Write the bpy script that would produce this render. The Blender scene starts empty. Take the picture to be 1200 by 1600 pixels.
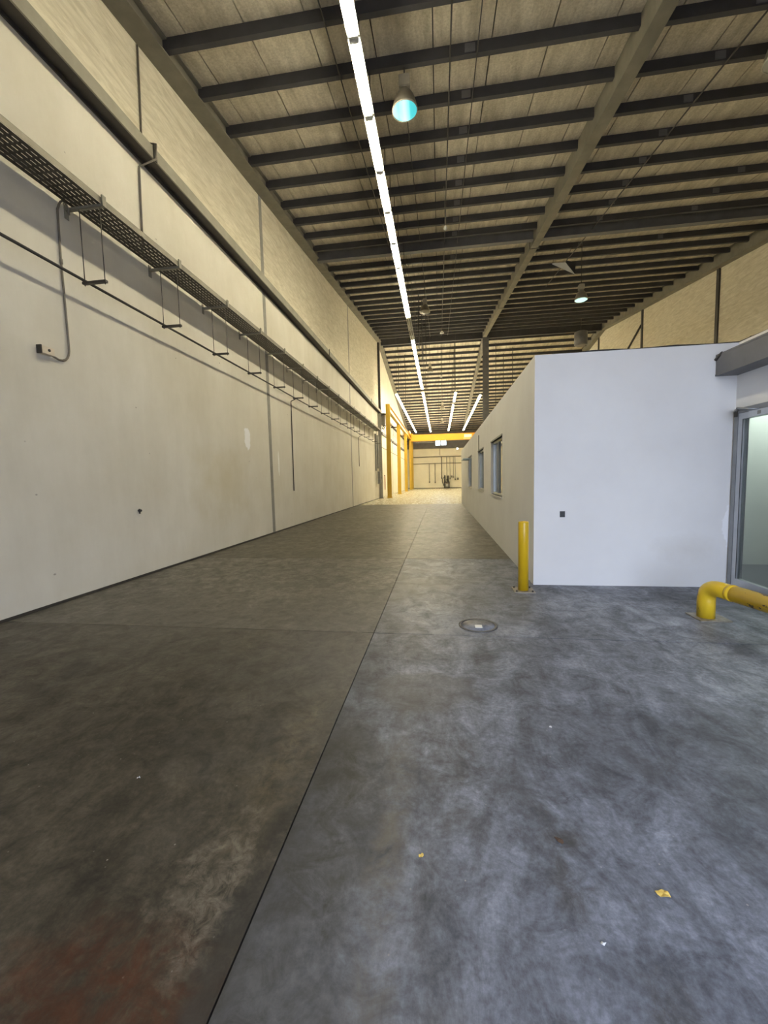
import bpy, math, random
from mathutils import Matrix, Vector
random.seed(7)
C = bpy.context.scene.collection
S = bpy.context.scene

# ------------------------------------------------------------------ camera
F_PX, YAW, PITCH, ROLL, EYE = 627.0, 0.1394, 0.0801, 0.0229, 1.5
_f = Vector((-math.sin(YAW)*math.cos(PITCH), math.cos(YAW)*math.cos(PITCH), -math.sin(PITCH)))
_r0 = Vector((math.cos(YAW), math.sin(YAW), 0)); _u0 = _r0.cross(_f)
_r = _r0*math.cos(ROLL) - _u0*math.sin(ROLL); _u = _u0*math.cos(ROLL) + _r0*math.sin(ROLL)
cam_d = bpy.data.cameras.new('camera'); cam = bpy.data.objects.new('camera', cam_d); C.objects.link(cam)
cam_d.sensor_fit = 'VERTICAL'; cam_d.sensor_height = 36.0; cam_d.lens = F_PX/1600*36.0
cam_d.clip_start = 0.05; cam_d.clip_end = 400
cam.matrix_world = Matrix(((_r.x, _u.x, -_f.x, 0), (_r.y, _u.y, -_f.y, 0), (_r.z, _u.z, -_f.z, EYE), (0, 0, 0, 1)))
S.camera = cam

# ------------------------------------------------------------------ world, exposure
SKY = 10.6
LED_POWER = 93.0
world = bpy.data.worlds.new('sky'); S.world = world; world.use_nodes = True
wn = world.node_tree.nodes; wl = world.node_tree.links
wn['Background'].inputs['Color'].default_value = (0.70, 0.79, 1.0, 1)
wn['Background'].inputs['Strength'].default_value = SKY
S.view_settings.view_transform = 'Standard'; S.view_settings.look = 'None'
S.view_settings.exposure = 0.0; S.view_settings.gamma = 1.0; S.view_settings.use_curve_mapping = False
S.cycles.use_denoising = True
S.cycles.max_bounces = 8; S.cycles.diffuse_bounces = 5; S.cycles.sample_clamp_indirect = 6.0
S.cycles.caustics_reflective = False; S.cycles.caustics_refractive = False

# ------------------------------------------------------------------ key dimensions (metres)
XL, XM, XR = -4.87, 3.6, 12.4          # left wall, middle frame line, right wall
YB, YR, YF = -2.3, 33.0, 62.0          # rear wall with gate, roof ridge, far wall
OX, OY0, OY1, OZ, DX = 1.27, 5.70, 24.2, 3.10, 3.70   # office box, and the wall that holds its glass door
def zp(y):                              # underside of the purlins: a roof with its ridge across the hall
    return 7.88 + 0.143*(y if y <= YR else 2*YR - y)
GATE = (0.1, 3.55, 0.0, 4.6)            # rear gate opening x0,x1,z0,z1

# daylight gate: portal that guides sky sampling through the real opening
pl = bpy.data.lights.new('gate_daylight_portal', 'AREA'); pl.shape = 'RECTANGLE'
pl.size = GATE[1]-GATE[0]; pl.size_y = GATE[3]-GATE[2]; pl.cycles.is_portal = True
po = bpy.data.objects.new('gate_daylight_portal', pl); C.objects.link(po)
po.location = ((GATE[0]+GATE[1])/2, YB-0.1, (GATE[2]+GATE[3])/2); po.rotation_euler = (math.radians(90), 0, 0)

# ------------------------------------------------------------------ materials
class NT:
    def __init__(s, name):
        s.m = bpy.data.materials.new(name); s.m.use_nodes = True
        s.t = s.m.node_tree; s.b = s.t.nodes['Principled BSDF']
        s.pos = None
    def n(s, kind, **kw):
        nd = s.t.nodes.new(kind)
        for k, v in kw.items(): setattr(nd, k, v)
        return nd
    def l(s, a, b): s.t.links.new(a, b)
    def P(s):
        if s.pos is None: s.pos = s.n('ShaderNodeNewGeometry').outputs['Position']
        return s.pos
    def mapped(s, scale=(1, 1, 1), loc=(0, 0, 0), rot=(0, 0, 0)):
        mp = s.n('ShaderNodeMapping'); s.l(s.P(), mp.inputs['Vector'])
        mp.inputs['Scale'].default_value = scale; mp.inputs['Location'].default_value = loc; mp.inputs['Rotation'].default_value = rot
        return mp.outputs['Vector']
    def noise(s, scale, detail=6, rough=0.6, vec=None, dist=0.0):
        nd = s.n('ShaderNodeTexNoise'); s.l(vec or s.P(), nd.inputs['Vector'])
        nd.inputs['Scale'].default_value = scale; nd.inputs['Detail'].default_value = detail
        nd.inputs['Roughness'].default_value = rough; nd.inputs['Distortion'].default_value = dist
        return nd.outputs['Fac']
    def ramp(s, fac, a, b, c0=(0, 0, 0), c1=(1, 1, 1), interp='LINEAR'):
        r = s.n('ShaderNodeValToRGB'); r.color_ramp.interpolation = interp
        r.color_ramp.elements[0].position = a; r.color_ramp.elements[1].position = b
        r.color_ramp.elements[0].color = (*c0, 1); r.color_ramp.elements[1].color = (*c1, 1)
        s.l(fac, r.inputs['Fac']); return r.outputs['Color']
    def mix(s, fac, a, b, mode='MIX'):
        m = s.n('ShaderNodeMix', data_type='RGBA', blend_type=mode)
        for sock, v in ((m.inputs[0], fac), (m.inputs[6], a), (m.inputs[7], b)):
            if isinstance(v, (int, float)): sock.default_value = v
            elif isinstance(v, tuple): sock.default_value = (*v, 1)
            else: s.l(v, sock)
        return m.outputs[2]
    def math(s, op, a, b=0.0):
        m = s.n('ShaderNodeMath', operation=op)
        for i, v in enumerate((a, b)):
            if isinstance(v, (int, float)): m.inputs[i].default_value = v
            else: s.l(v, m.inputs[i])
        return m.outputs[0]
    def blob(s, centre, radii, wob=0.5, nscale=3.0, soft=0.35, vec=None):
        """a stain of its own shape: 1 inside an uneven ellipsoid at centre, 0 outside"""
        v = s.n('ShaderNodeVectorMath', operation='SUBTRACT'); s.l(s.P(), v.inputs[0]); v.inputs[1].default_value = centre
        d = s.n('ShaderNodeVectorMath', operation='DIVIDE'); s.l(v.outputs[0], d.inputs[0]); d.inputs[1].default_value = radii
        ln = s.n('ShaderNodeVectorMath', operation='LENGTH'); s.l(d.outputs[0], ln.inputs[0])
        nz = s.noise(nscale, 7, 0.65)
        t = s.math('ADD', ln.outputs['Value'], s.math('MULTIPLY', s.math('SUBTRACT', nz, 0.5), wob*4))
        return s.ramp(t, max(0.0, 1-soft), 1.0, (1, 1, 1), (0, 0, 0))
    def bump(s, h, strength=0.2, dist=0.01):
        b = s.n('ShaderNodeBump'); b.inputs['Strength'].default_value = strength; b.inputs['Distance'].default_value = dist
        s.l(h, b.inputs['Height']); s.l(b.outputs['Normal'], s.b.inputs['Normal'])
    def set(s, **kw):
        for k, v in kw.items():
            sock = s.b.inputs[k]
            if isinstance(v, (int, float)): sock.default_value = v
            elif isinstance(v, tuple): sock.default_value = (*v, 1) if len(v) == 3 else v
            else: s.l(v, sock)
        return s

def plain(name, col, rough=0.5, metal=0.0, var=0.12, scale=6.0, spec=0.5):
    t = NT(name); nz = t.noise(scale, 5)
    c2 = tuple(c*(1-var) for c in col); c1 = tuple(min(1, c*(1+var)) for c in col)
    t.set(**{'Base Color': t.ramp(nz, 0.3, 0.7, c2, c1), 'Roughness': rough, 'Metallic': metal, 'Specular IOR Level': spec})
    return t.m

M = {}
def build_materials():
    # polished, stained concrete slabs
    def concrete(name, lo, hi, extra=None, r0=0.30, r1=0.55, con=1.0, spec=0.4, bmp=0.035, speck=0.5):
        t = NT(name)
        big = t.noise(0.7, 8, 0.65, dist=0.5); mid = t.noise(4.5, 12, 0.74, dist=0.8); fine = t.noise(38, 8, 0.7)
        streak = t.noise(3.0, 9, 0.75, vec=t.mapped((1.0, 0.4, 1), rot=(0, 0, 0.6)), dist=1.2)
        k = lambda v: 1+(v-1)*con
        c = t.mix(t.ramp(mid, 0.36, 0.66), lo, hi)
        c = t.mix(0.9, c, t.ramp(big, 0.34, 0.64, (k(0.55),)*3, (k(1.30),)*3), 'MULTIPLY')
        c = t.mix(0.9, c, t.ramp(streak, 0.38, 0.62, (k(0.62),)*3, (k(1.30),)*3), 'MULTIPLY')
        c = t.mix(0.8, c, t.ramp(fine, 0.32, 0.68, (k(0.62),)*3, (k(1.35),)*3), 'MULTIPLY')
        vor = t.n('ShaderNodeTexVoronoi'); t.l(t.P(), vor.inputs['Vector']); vor.inputs['Scale'].default_value = 11
        c = t.mix(t.ramp(vor.outputs['Distance'], 0.02, 0.05, (speck,)*3, (0, 0, 0)), c, (0.45, 0.43, 0.40))
        if extra: c = extra(t, c)
        t.set(**{'Base Color': c, 'Roughness': t.ramp(mid, 0.3, 0.7, (r1,)*3, (r0,)*3), 'Specular IOR Level': spec})
        t.bump(t.math('ADD', mid, t.math('MULTIPLY', fine, 0.5)), bmp, 0.003)
        return t.m
    def spot(t, c, ctr, rad, wob, ns, soft, amt, col, grain=None):
        f = t.math('MULTIPLY', t.blob(ctr, rad, wob, ns, soft), amt)
        if grain: f = t.math('MULTIPLY', f, t.ramp(t.noise(grain, 9, 0.75, dist=0.8), 0.40, 0.60))
        return t.mix(f, c, col)
    def left_stains(t, c):
        c = spot(t, c, (-0.95, 1.00, 0), (0.50, 0.20, 1), 0.5, 4.5, 0.6, 0.85, (0.055, 0.018, 0.008), 9.0)
        c = spot(t, c, (-1.15, 0.92, 0), (0.50, 0.16, 1), 0.5, 4.5, 0.6, 0.8, (0.060, 0.018, 0.007), 6.0)
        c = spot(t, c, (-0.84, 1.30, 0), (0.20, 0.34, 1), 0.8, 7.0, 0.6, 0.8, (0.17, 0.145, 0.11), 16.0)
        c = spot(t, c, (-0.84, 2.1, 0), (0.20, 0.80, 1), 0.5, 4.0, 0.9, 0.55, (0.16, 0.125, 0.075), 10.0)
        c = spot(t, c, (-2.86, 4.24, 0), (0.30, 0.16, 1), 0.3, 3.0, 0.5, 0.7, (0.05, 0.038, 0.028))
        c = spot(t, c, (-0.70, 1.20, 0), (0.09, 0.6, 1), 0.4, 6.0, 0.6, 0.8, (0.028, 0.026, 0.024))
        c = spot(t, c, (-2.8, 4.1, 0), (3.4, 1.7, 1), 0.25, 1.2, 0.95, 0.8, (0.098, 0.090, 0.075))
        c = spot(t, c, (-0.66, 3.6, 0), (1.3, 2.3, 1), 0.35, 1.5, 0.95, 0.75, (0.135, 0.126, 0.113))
        c = t.mix(0.45, c, t.mix(1.0, c, t.ramp(t.noise(11, 9, 0.75, dist=0.6), 0.38, 0.62, (0.55,)*3, (1.5,)*3), 'MULTIPLY'))
        return c
    def right_stains(t, c):
        c = spot(t, c, (-0.75, 1.5, 0), (0.85, 3.2, 1), 0.30, 2.2, 0.90, 0.97, (0.038, 0.037, 0.036))
        c = spot(t, c, (-0.52, 1.75, 0), (0.30, 0.95, 1), 0.6, 4.0, 0.8, 0.95, (0.026, 0.025, 0.023), 6.0)
        c = spot(t, c, (-0.52, 0.95, 0), (0.22, 0.40, 1), 0.5, 5.0, 0.8, 0.35, (0.15, 0.155, 0.17), 11.0)
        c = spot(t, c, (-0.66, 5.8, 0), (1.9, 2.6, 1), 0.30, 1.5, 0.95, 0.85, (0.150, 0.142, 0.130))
        c = spot(t, c, (-0.22, 1.55, 0), (0.10, 1.1, 1), 0.4, 3.0, 0.9, 0.6, (0.135, 0.115, 0.085), 6.0)
        c = spot(t, c, (0.45, 1.55, 0), (0.12, 0.30, 1), 0.9, 6.0, 0.7, 0.8, (0.045, 0.043, 0.042), 9.0)
        c = spot(t, c, (0.62, 1.05, 0), (0.08, 0.30, 1), 0.9, 6.0, 0.7, 0.7, (0.05, 0.048, 0.046), 9.0)
        c = spot(t, c, (1.5, 2.3, 0), (1.3, 0.7, 1), 0.7, 2.0, 0.9, 0.75, (0.058, 0.061, 0.070), 3.5)
        c = spot(t, c, (0.1, 1.95, 0), (0.5, 0.5, 1), 0.7, 2.5, 0.9, 0.8, (0.04, 0.041, 0.043), 5.0)
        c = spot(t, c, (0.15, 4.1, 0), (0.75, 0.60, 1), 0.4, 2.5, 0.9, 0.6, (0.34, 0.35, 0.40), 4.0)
        c = spot(t, c, (-0.12, 2.75, 0), (0.42, 0.30, 1), 0.25, 3.0, 0.2, 0.5, (0.075, 0.072, 0.072))
        return c
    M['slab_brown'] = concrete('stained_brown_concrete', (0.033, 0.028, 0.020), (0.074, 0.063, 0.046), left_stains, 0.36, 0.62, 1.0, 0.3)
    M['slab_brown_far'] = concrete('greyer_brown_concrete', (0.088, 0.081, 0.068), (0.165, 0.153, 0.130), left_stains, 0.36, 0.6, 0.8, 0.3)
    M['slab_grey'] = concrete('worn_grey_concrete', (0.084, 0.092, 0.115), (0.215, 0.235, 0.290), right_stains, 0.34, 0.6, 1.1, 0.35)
    M['slab_aisle'] = concrete('aisle_concrete', (0.070, 0.063, 0.048), (0.118, 0.107, 0.085), None, 0.32, 0.46, 0.6, 0.12, 0.0, 0.1)
    M['slab_light'] = concrete('pale_coated_concrete', (0.45, 0.415, 0.30), (0.51, 0.475, 0.35), None, 0.20, 0.32, 0.08, 0.25, 0.0, 0.0)
    M['rim'] = plain('worn_drain_rim', (0.085, 0.085, 0.09), 0.5, 0.4, 0.3, 30)
    M['joint'] = plain('joint_filler', (0.05, 0.046, 0.042), 0.8)
    # painted plaster, left wall below the steel rail
    t = NT('cream_plaster')
    n1 = t.noise(0.6, 6); n2 = t.noise(9, 7, 0.65); n3 = t.noise(1.6, 6, 0.7, vec=t.mapped((1, 1, 0.25)))
    c = t.mix(t.ramp(n1, 0.3, 0.7), (0.66, 0.62, 0.53), (0.76, 0.73, 0.66))
    c = t.mix(0.35, c, t.ramp(n3, 0.35, 0.65, (0.85, 0.84, 0.80), (1.06, 1.06, 1.05)), 'MULTIPLY')
    c = t.mix(t.math('MULTIPLY', t.blob((XL, 8.6, 1.5), (1, 1.5, 1.0), 0.4, 1.2, 0.9), 0.5), c, (0.60, 0.53, 0.36))
    c = t.mix(t.blob((XL, 9.84, 2.62), (1, 0.17, 0.30), 0.42, 4, 0.12), c, (0.90, 0.90, 0.92))
    c = t.mix(t.blob((XL, 11.8, 2.06), (1, 0.045, 0.42), 0.35, 5, 0.15), c, (0.90, 0.89, 0.86))
    chip = t.n('ShaderNodeTexVoronoi'); t.l(t.mapped((1, 1, 1.6)), chip.inputs['Vector']); chip.inputs['Scale'].default_value = 2.1
    c = t.mix(t.ramp(chip.outputs['Distance'], 0.03, 0.045, (0.8, 0.8, 0.8), (0, 0, 0)), c, (0.30, 0.27, 0.23))
    t.set(**{'Base Color': c, 'Roughness': 0.72, 'Specular IOR Level': 0.3}); t.bump(n2, 0.25, 0.008)
    M['plaster'] = t.m
    # rough trowelled blockwork above the rail
    t = NT('rough_cream_render')
    st = t.noise(5, 7, 0.7, vec=t.mapped((1, 0.35, 2.2), rot=(0.35, 0, 0)), dist=1.0); n2 = t.noise(14, 6)
    c = t.mix(t.ramp(st, 0.36, 0.66), (0.54, 0.49, 0.38), (0.74, 0.69, 0.57))
    t.set(**{'Base Color': c, 'Roughness': 0.85, 'Specular IOR Level': 0.2}); t.bump(t.math('ADD', st, t.math('MULTIPLY', n2, .4)), 0.35, 0.015)
    M['render'] = t.m
    # office box paint
    t = NT('white_office_paint')
    n1 = t.noise(0.9, 5); n2 = t.noise(20, 5)
    c = t.mix(t.ramp(n1, 0.3, 0.7), (0.78, 0.77, 0.755), (0.85, 0.845, 0.83))
    c = t.mix(t.blob((3.70, OY0, 0.80), (0.11, 1, 0.26), 0.45, 4, 0.10), c, (0.90, 0.90, 0.91))
    c = t.mix(t.math('MULTIPLY', t.blob((3.2, OY0, 0.5), (0.5, 1, 0.22), 0.4, 2.5, 0.9), 0.35), c, (0.56, 0.52, 0.46))
    t.set(**{'Base Color': c, 'Roughness': 0.65, 'Specular IOR Level': 0.3}); t.bump(n2, 0.10, 0.004)
    M['office'] = t.m
    # insulated roof sheet
    t = NT('weathered_roof_sheet')
    n1 = t.noise(24, 6, 0.75); n2 = t.noise(2.2, 6, 0.65, vec=t.mapped((2.2, 0.35, 1)))
    c = t.mix(t.ramp(n1, 0.32, 0.7), (0.48, 0.435, 0.34), (0.74, 0.68, 0.56))
    c = t.mix(0.8, c, t.ramp(n2, 0.32, 0.62, (0.62, 0.60, 0.56), (1.1, 1.1, 1.1)), 'MULTIPLY')
    t.set(**{'Base Color': c, 'Roughness': 0.9, 'Specular IOR Level': 0.15}); t.bump(n1, 0.4, 0.01)
    M['roof'] = t.m
    M['purlin'] = plain('charcoal_purlin_paint', (0.046, 0.046, 0.052), 0.6, 0.0, 0.2, 3)
    M['rafter'] = plain('olive_grey_steel_paint', (0.165, 0.155, 0.125), 0.6, 0.0, 0.2, 2.5)
    M['beam_grey'] = plain('grey_steel_paint', (0.135, 0.135, 0.145), 0.55, 0.0, 0.15, 3)
    M['rail'] = plain('rail_primer', (0.27, 0.255, 0.205), 0.6, 0.0, 0.15, 3)
    M['dark_steel'] = plain('dark_steel', (0.055, 0.05, 0.045), 0.55, 0.3)
    M['tray'] = plain('galvanised_tray', (0.20, 0.185, 0.15), 0.5, 0.4)
    M['post'] = plain('grey_post', (0.26, 0.25, 0.225), 0.6)
    M['tray_base'] = plain('dark_tray_base', (0.065, 0.058, 0.046), 0.5, 0.3)
    M['conduit'] = plain('weathered_conduit', (0.22, 0.20, 0.17), 0.45, 0.5)
    M['alu'] = plain('aluminium', (0.52, 0.54, 0.56), 0.35, 0.85, 0.08)
    M['alu_dark'] = plain('dull_aluminium', (0.30, 0.31, 0.32), 0.45, 0.7, 0.08)
    M['white'] = plain('white_enamel', (0.78, 0.77, 0.72), 0.5, 0, 0.04)
    M['gatewhite'] = plain('cream_gate_paint', (0.84, 0.81, 0.68), 0.45, 0, 0.04, 2)
    M['farwall'] = plain('cream_far_wall', (0.80, 0.76, 0.62), 0.7, 0, 0.06, 0.8)
    M['cladding'] = plain('dark_cladding', (0.10, 0.095, 0.10), 0.6, 0, 0.15, 2)
    M['crane'] = plain('crane_orange_yellow', (0.60, 0.265, 0.004), 0.4, 0, 0.06)
    M['colyellow'] = plain('column_yellow', (0.50, 0.315, 0.025), 0.45, 0, 0.1, 1.2)
    M['panelgrey'] = plain('cabinet_grey', (0.20, 0.20, 0.19), 0.5)
    M['beige'] = plain('beige_plastic', (0.66, 0.58, 0.46), 0.5)
    M['black'] = plain('black_plastic', (0.02, 0.02, 0.02), 0.5)
    M['red'] = plain('red_enamel', (0.30, 0.07, 0.04), 0.4)
    M['interior'] = plain('office_interior_paint', (0.64, 0.66, 0.62), 0.7, 0, 0.04, 1)
    M['dark_tile'] = plain('dark_office_floor', (0.055, 0.058, 0.065), 0.4)
    M['yard'] = plain('yard_concrete', (0.42, 0.41, 0.40), 0.85, 0, 0.1, 0.5)
    M['leaf'] = plain('dry_yellow_leaf', (0.62, 0.44, 0.10), 0.6, 0, 0.25, 60)
    M['scrap'] = plain('pale_scrap', (0.55, 0.55, 0.54), 0.6, 0, 0.05)
    M['chrome'] = plain('bright_metal', (0.85, 0.86, 0.88), 0.2, 0.9, 0.02)
    M['plate'] = plain('rusty_base_plate', (0.30, 0.27, 0.22), 0.5, 0.6, 0.3, 25)
    # chipped safety yellow
    t = NT('chipped_safety_yellow')
    n1 = t.noise(9, 6, 0.62, dist=0.4); n2 = t.noise(3, 4)
    c = t.mix(t.ramp(n2, 0.3, 0.7), (0.66, 0.42, 0.012), (0.74, 0.52, 0.03))
    c = t.mix(t.ramp(n1, 0.615, 0.625, interp='LINEAR'), c, (0.06, 0.028, 0.022))
    c = t.mix(t.blob((2.775, 4.20, 0.345), (0.06, 0.022, 0.075), 0.15, 14, 0.08), c, (0.045, 0.022, 0.02))
    c = t.mix(t.blob((2.86, 3.86, 0.42), (0.05, 0.22, 0.022), 0.5, 22, 0.1), c, (0.10, 0.05, 0.045))
    t.set(**{'Base Color': c, 'Roughness': 0.35}); t.bump(t.ramp(n1, 0.615, 0.625, (1, 1, 1), (0, 0, 0)), 0.3, 0.003)
    M['yellow_worn'] = t.m
    t = NT('safety_yellow'); n1 = t.noise(7, 5)
    t.set(**{'Base Color': t.mix(t.ramp(n1, 0.70, 0.72), (0.70, 0.44, 0.012), (0.50, 0.25, 0.02)), 'Roughness': 0.3}); M['yellow'] = t.m
    # glass
    t = NT('tinted_glass'); out = t.t.nodes['Material Output']
    tr = t.n('ShaderNodeBsdfTransparent'); tr.inputs['Color'].default_value = (0.94, 0.97, 0.95, 1)
    gl = t.n('ShaderNodeBsdfGlossy'); gl.inputs['Roughness'].default_value = 0.02
    fr = t.n('ShaderNodeLayerWeight'); fr.inputs['Blend'].default_value = 0.5
    sch = t.math('ADD', t.math('MULTIPLY', t.math('POWER', fr.outputs['Facing'], 4.0), 0.85), 0.06)   # grazing reflection, same from both sides
    ms = t.n('ShaderNodeMixShader'); t.l(sch, ms.inputs[0]); t.l(tr.outputs[0], ms.inputs[1]); t.l(gl.outputs[0], ms.inputs[2])
    t.l(ms.outputs[0], out.inputs['Surface']); M['glass'] = t.m
    # lamps
    def emit(name, col, st):
        t = NT(name); t.set(**{'Base Color': (0.8, 0.8, 0.8), 'Emission Color': col, 'Emission Strength': st}); return t.m
    M['led'] = emit('led_tube_glow', (1.0, 0.90, 0.64), LED_POWER)
    M['office_fill'] = emit('office_fill_glow', (0.90, 1.0, 0.94), 12.0)  # glow of the fill panels added in the office
    M['spot'] = emit('spot_glow', (1.0, 0.95, 0.85), 8.0)
    M['lens_white'] = emit('lit_lens', (0.55, 1.0, 0.92), 1.0)
    t = NT('teal_lit_lens')
    tc = t.n('ShaderNodeTexCoord'); sp = t.n('ShaderNodeSeparateXYZ'); t.l(tc.outputs['Object'], sp.inputs[0])
    e = t.ramp(t.math('ABSOLUTE', sp.outputs['X']), 0.015, 0.11, (0.55, 1.0, 1.0), (0.02, 0.58, 0.66))  # pale centre streak painted in as the bulb's reflection
    t.set(**{'Base Color': (0.2, 0.5, 0.5), 'Emission Color': e, 'Emission Strength': 1.0}); M['lens_teal'] = t.m
    M['lens_off'] = plain('unlit_lens', (0.30, 0.29, 0.25), 0.25)
    M['bell'] = plain('lamp_bell_grey', (0.22, 0.20, 0.165), 0.45, 0.4)
    M['ballast'] = plain('cast_ballast', (0.42, 0.39, 0.32), 0.5, 0.3)
build_materials()

# ------------------------------------------------------------------ mesh helpers
class MB:
    def __init__(s): s.v = []; s.f = []; s.sm = []
    def hexa(s, p):
        """8 corners: bottom ring 0-3 then top ring 4-7, counter-clockwise from above"""
        b = len(s.v); s.v += [tuple(q) for q in p]
        for q in ((3, 2, 1, 0), (4, 5, 6, 7), (0, 1, 5, 4), (1, 2, 6, 5), (2, 3, 7, 6), (3, 0, 4, 7)):
            s.f.append(tuple(b+i for i in q)); s.sm.append(False)
        return s
    def box(s, x0, x1, y0, y1, z0, z1):
        return s.hexa([(x0, y0, z0), (x1, y0, z0), (x1, y1, z0), (x0, y1, z0), (x0, y0, z1), (x1, y0, z1), (x1, y1, z1), (x0, y1, z1)])
    def roofprism(s, x0, x1, ya, yb, d0, d1):
        """a bar along Y that follows the roof slope, d0..d1 above the purlin underside"""
        a, b = zp(ya), zp(yb)
        return s.hexa([(x0, ya, a+d0), (x1, ya, a+d0), (x1, yb, b+d0), (x0, yb, b+d0), (x0, ya, a+d1), (x1, ya, a+d1), (x1, yb, b+d1), (x0, yb, b+d1)])
    def tube(s, pts, r, n=8, cap=True):
        pts = [Vector(p) for p in pts]; b0 = len(s.v); m = len(pts); ref = None
        for i, p in enumerate(pts):
            d = (pts[min(i+1, m-1)] - pts[max(i-1, 0)]).normalized()
            if ref is None: ref = Vector((0, 0, 1)) if abs(d.z) < 0.9 else Vector((1, 0, 0))
            a = (ref - d*ref.dot(d)).normalized(); bb = d.cross(a); ref = a
            rr = r[i] if isinstance(r, (list, tuple)) else r
            for k in range(n):
                th = 2*math.pi*k/n; s.v.append(tuple(p + a*math.cos(th)*rr + bb*math.sin(th)*rr))
        for i in range(m-1):
            for k in range(n):
                k2 = (k+1) % n
                s.f.append((b0+i*n+k, b0+i*n+k2, b0+(i+1)*n+k2, b0+(i+1)*n+k)); s.sm.append(True)
        if cap:
            s.f.append(tuple(b0+k for k in reversed(range(n)))); s.sm.append(False)
            s.f.append(tuple(b0+(m-1)*n+k for k in range(n))); s.sm.append(False)
        return s
    def lathe(s, prof, n=24, c=(0, 0), cap0=True, cap1=True):
        b = len(s.v); m = len(prof)
        for r, z in prof:
            for k in range(n):
                th = 2*math.pi*k/n; s.v.append((c[0]+r*math.cos(th), c[1]+r*math.sin(th), z))
        for i in range(m-1):
            for k in range(n):
                k2 = (k+1) % n
                s.f.append((b+i*n+k, b+i*n+k2, b+(i+1)*n+k2, b+(i+1)*n+k)); s.sm.append(True)
        if cap0: s.f.append(tuple(b+k for k in reversed(range(n)))); s.sm.append(False)
        if cap1: s.f.append(tuple(b+(m-1)*n+k for k in range(n))); s.sm.append(False)
        return s
    def wall(s, axis, t0, t1, u0, u1, z0, z1, holes=()):
        """a wall slab, axis 'X' (normal along X, u=Y) or 'Y' (normal along Y, u=X), with rectangular openings (u0,u1,z0,z1)"""
        us = sorted({u0, u1, *[h[0] for h in holes], *[h[1] for h in holes]}); zs = sorted({z0, z1, *[h[2] for h in holes], *[h[3] for h in holes]})
        us = [u for u in us if u0 <= u <= u1]; zs = [z for z in zs if z0 <= z <= z1]
        solid = {}
        for i in range(len(us)-1):
            for j in range(len(zs)-1):
                cu, cz = (us[i]+us[i+1])/2, (zs[j]+zs[j+1])/2
                solid[i, j] = not any(h[0] < cu < h[1] and h[2] < cz < h[3] for h in holes)
        def q(pts):
            b = len(s.v)
            for t, u, z in pts: s.v.append((t, u, z) if axis == 'X' else (u, t, z))
            s.f.append((b, b+1, b+2, b+3)); s.sm.append(False)
        for (i, j), ok in solid.items():
            if not ok: continue
            a, c, d, e = us[i], us[i+1], zs[j], zs[j+1]
            q([(t0, a, d), (t0, a, e), (t0, c, e), (t0, c, d)]); q([(t1, a, d), (t1, c, d), (t1, c, e), (t1, a, e)])
            if not solid.get((i-1, j)): q([(t0, a, d), (t1, a, d), (t1, a, e), (t0, a, e)])
            if not solid.get((i+1, j)): q([(t0, c, d), (t0, c, e), (t1, c, e), (t1, c, d)])
            if not solid.get((i, j-1)): q([(t0, a, d), (t0, c, d), (t1, c, d), (t1, a, d)])
            if not solid.get((i, j+1)): q([(t0, a, e), (t1, a, e), (t1, c, e), (t0, c, e)])
        return s
    def mesh(s, name, mat, bevel=0):
        me = bpy.data.meshes.new(name); me.from_pydata(s.v, [], s.f); me.validate()
        import bmesh
        bm = bmesh.new(); bm.from_mesh(me); bmesh.ops.recalc_face_normals(bm, faces=bm.faces); bm.to_mesh(me); bm.free()
        if len(me.polygons) == len(s.sm): me.polygons.foreach_set('use_smooth', s.sm)
        me.materials.append(mat); me.update()
        return me

def link(name, data, parent=None, loc=(0, 0, 0), rot=(0, 0, 0)):
    o = bpy.data.objects.new(name, data); C.objects.link(o); o.location = loc; o.rotation_euler = rot
    if parent: o.parent = parent
    return o
def tag(o, label=None, cat=None, group=None, kind=None):
    if label: o['label'] = label
    if cat: o['category'] = cat
    if group: o['group'] = group
    if kind: o['kind'] = kind
    return o
def thing(name, label, cat, loc=(0, 0, 0), rz=0.0, group=None, kind=None):
    return tag(link(name, None, None, loc, (0, 0, rz)), label, cat, group, kind)
def part(parent, name, mb, mat, loc=(0, 0, 0), label=None):
    return tag(link(name, mb.mesh(name, mat) if isinstance(mb, MB) else mb, parent, loc), label)
def solo(name, mb, mat, label, cat, group=None, kind=None, loc=(0, 0, 0), rz=0.0):
    return tag(link(name, mb.mesh(name, mat), None, loc, (0, 0, rz)), label, cat, group, kind)
def copy_tree(o, parent=None):
    c = o.copy(); C.objects.link(c); c.parent = parent
    for ch in o.children:
        if not ch.name.startswith('suspension_rod'): copy_tree(ch, c)
    return c
ORD = ['first', 'second', 'third', 'fourth', 'fifth', 'sixth', 'seventh', 'eighth', 'ninth', 'tenth', 'eleventh', 'twelfth', 'thirteenth', 'fourteenth', 'fifteenth', 'sixteenth',
       'seventeenth', 'eighteenth', 'nineteenth', 'twentieth', 'twenty-first', 'twenty-second', 'twenty-third', 'twenty-fourth', 'twenty-fifth', 'twenty-sixth', 'twenty-seventh', 'twenty-eighth', 'twenty-ninth', 'thirtieth']
B = lambda *a: MB().box(*a)

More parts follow.
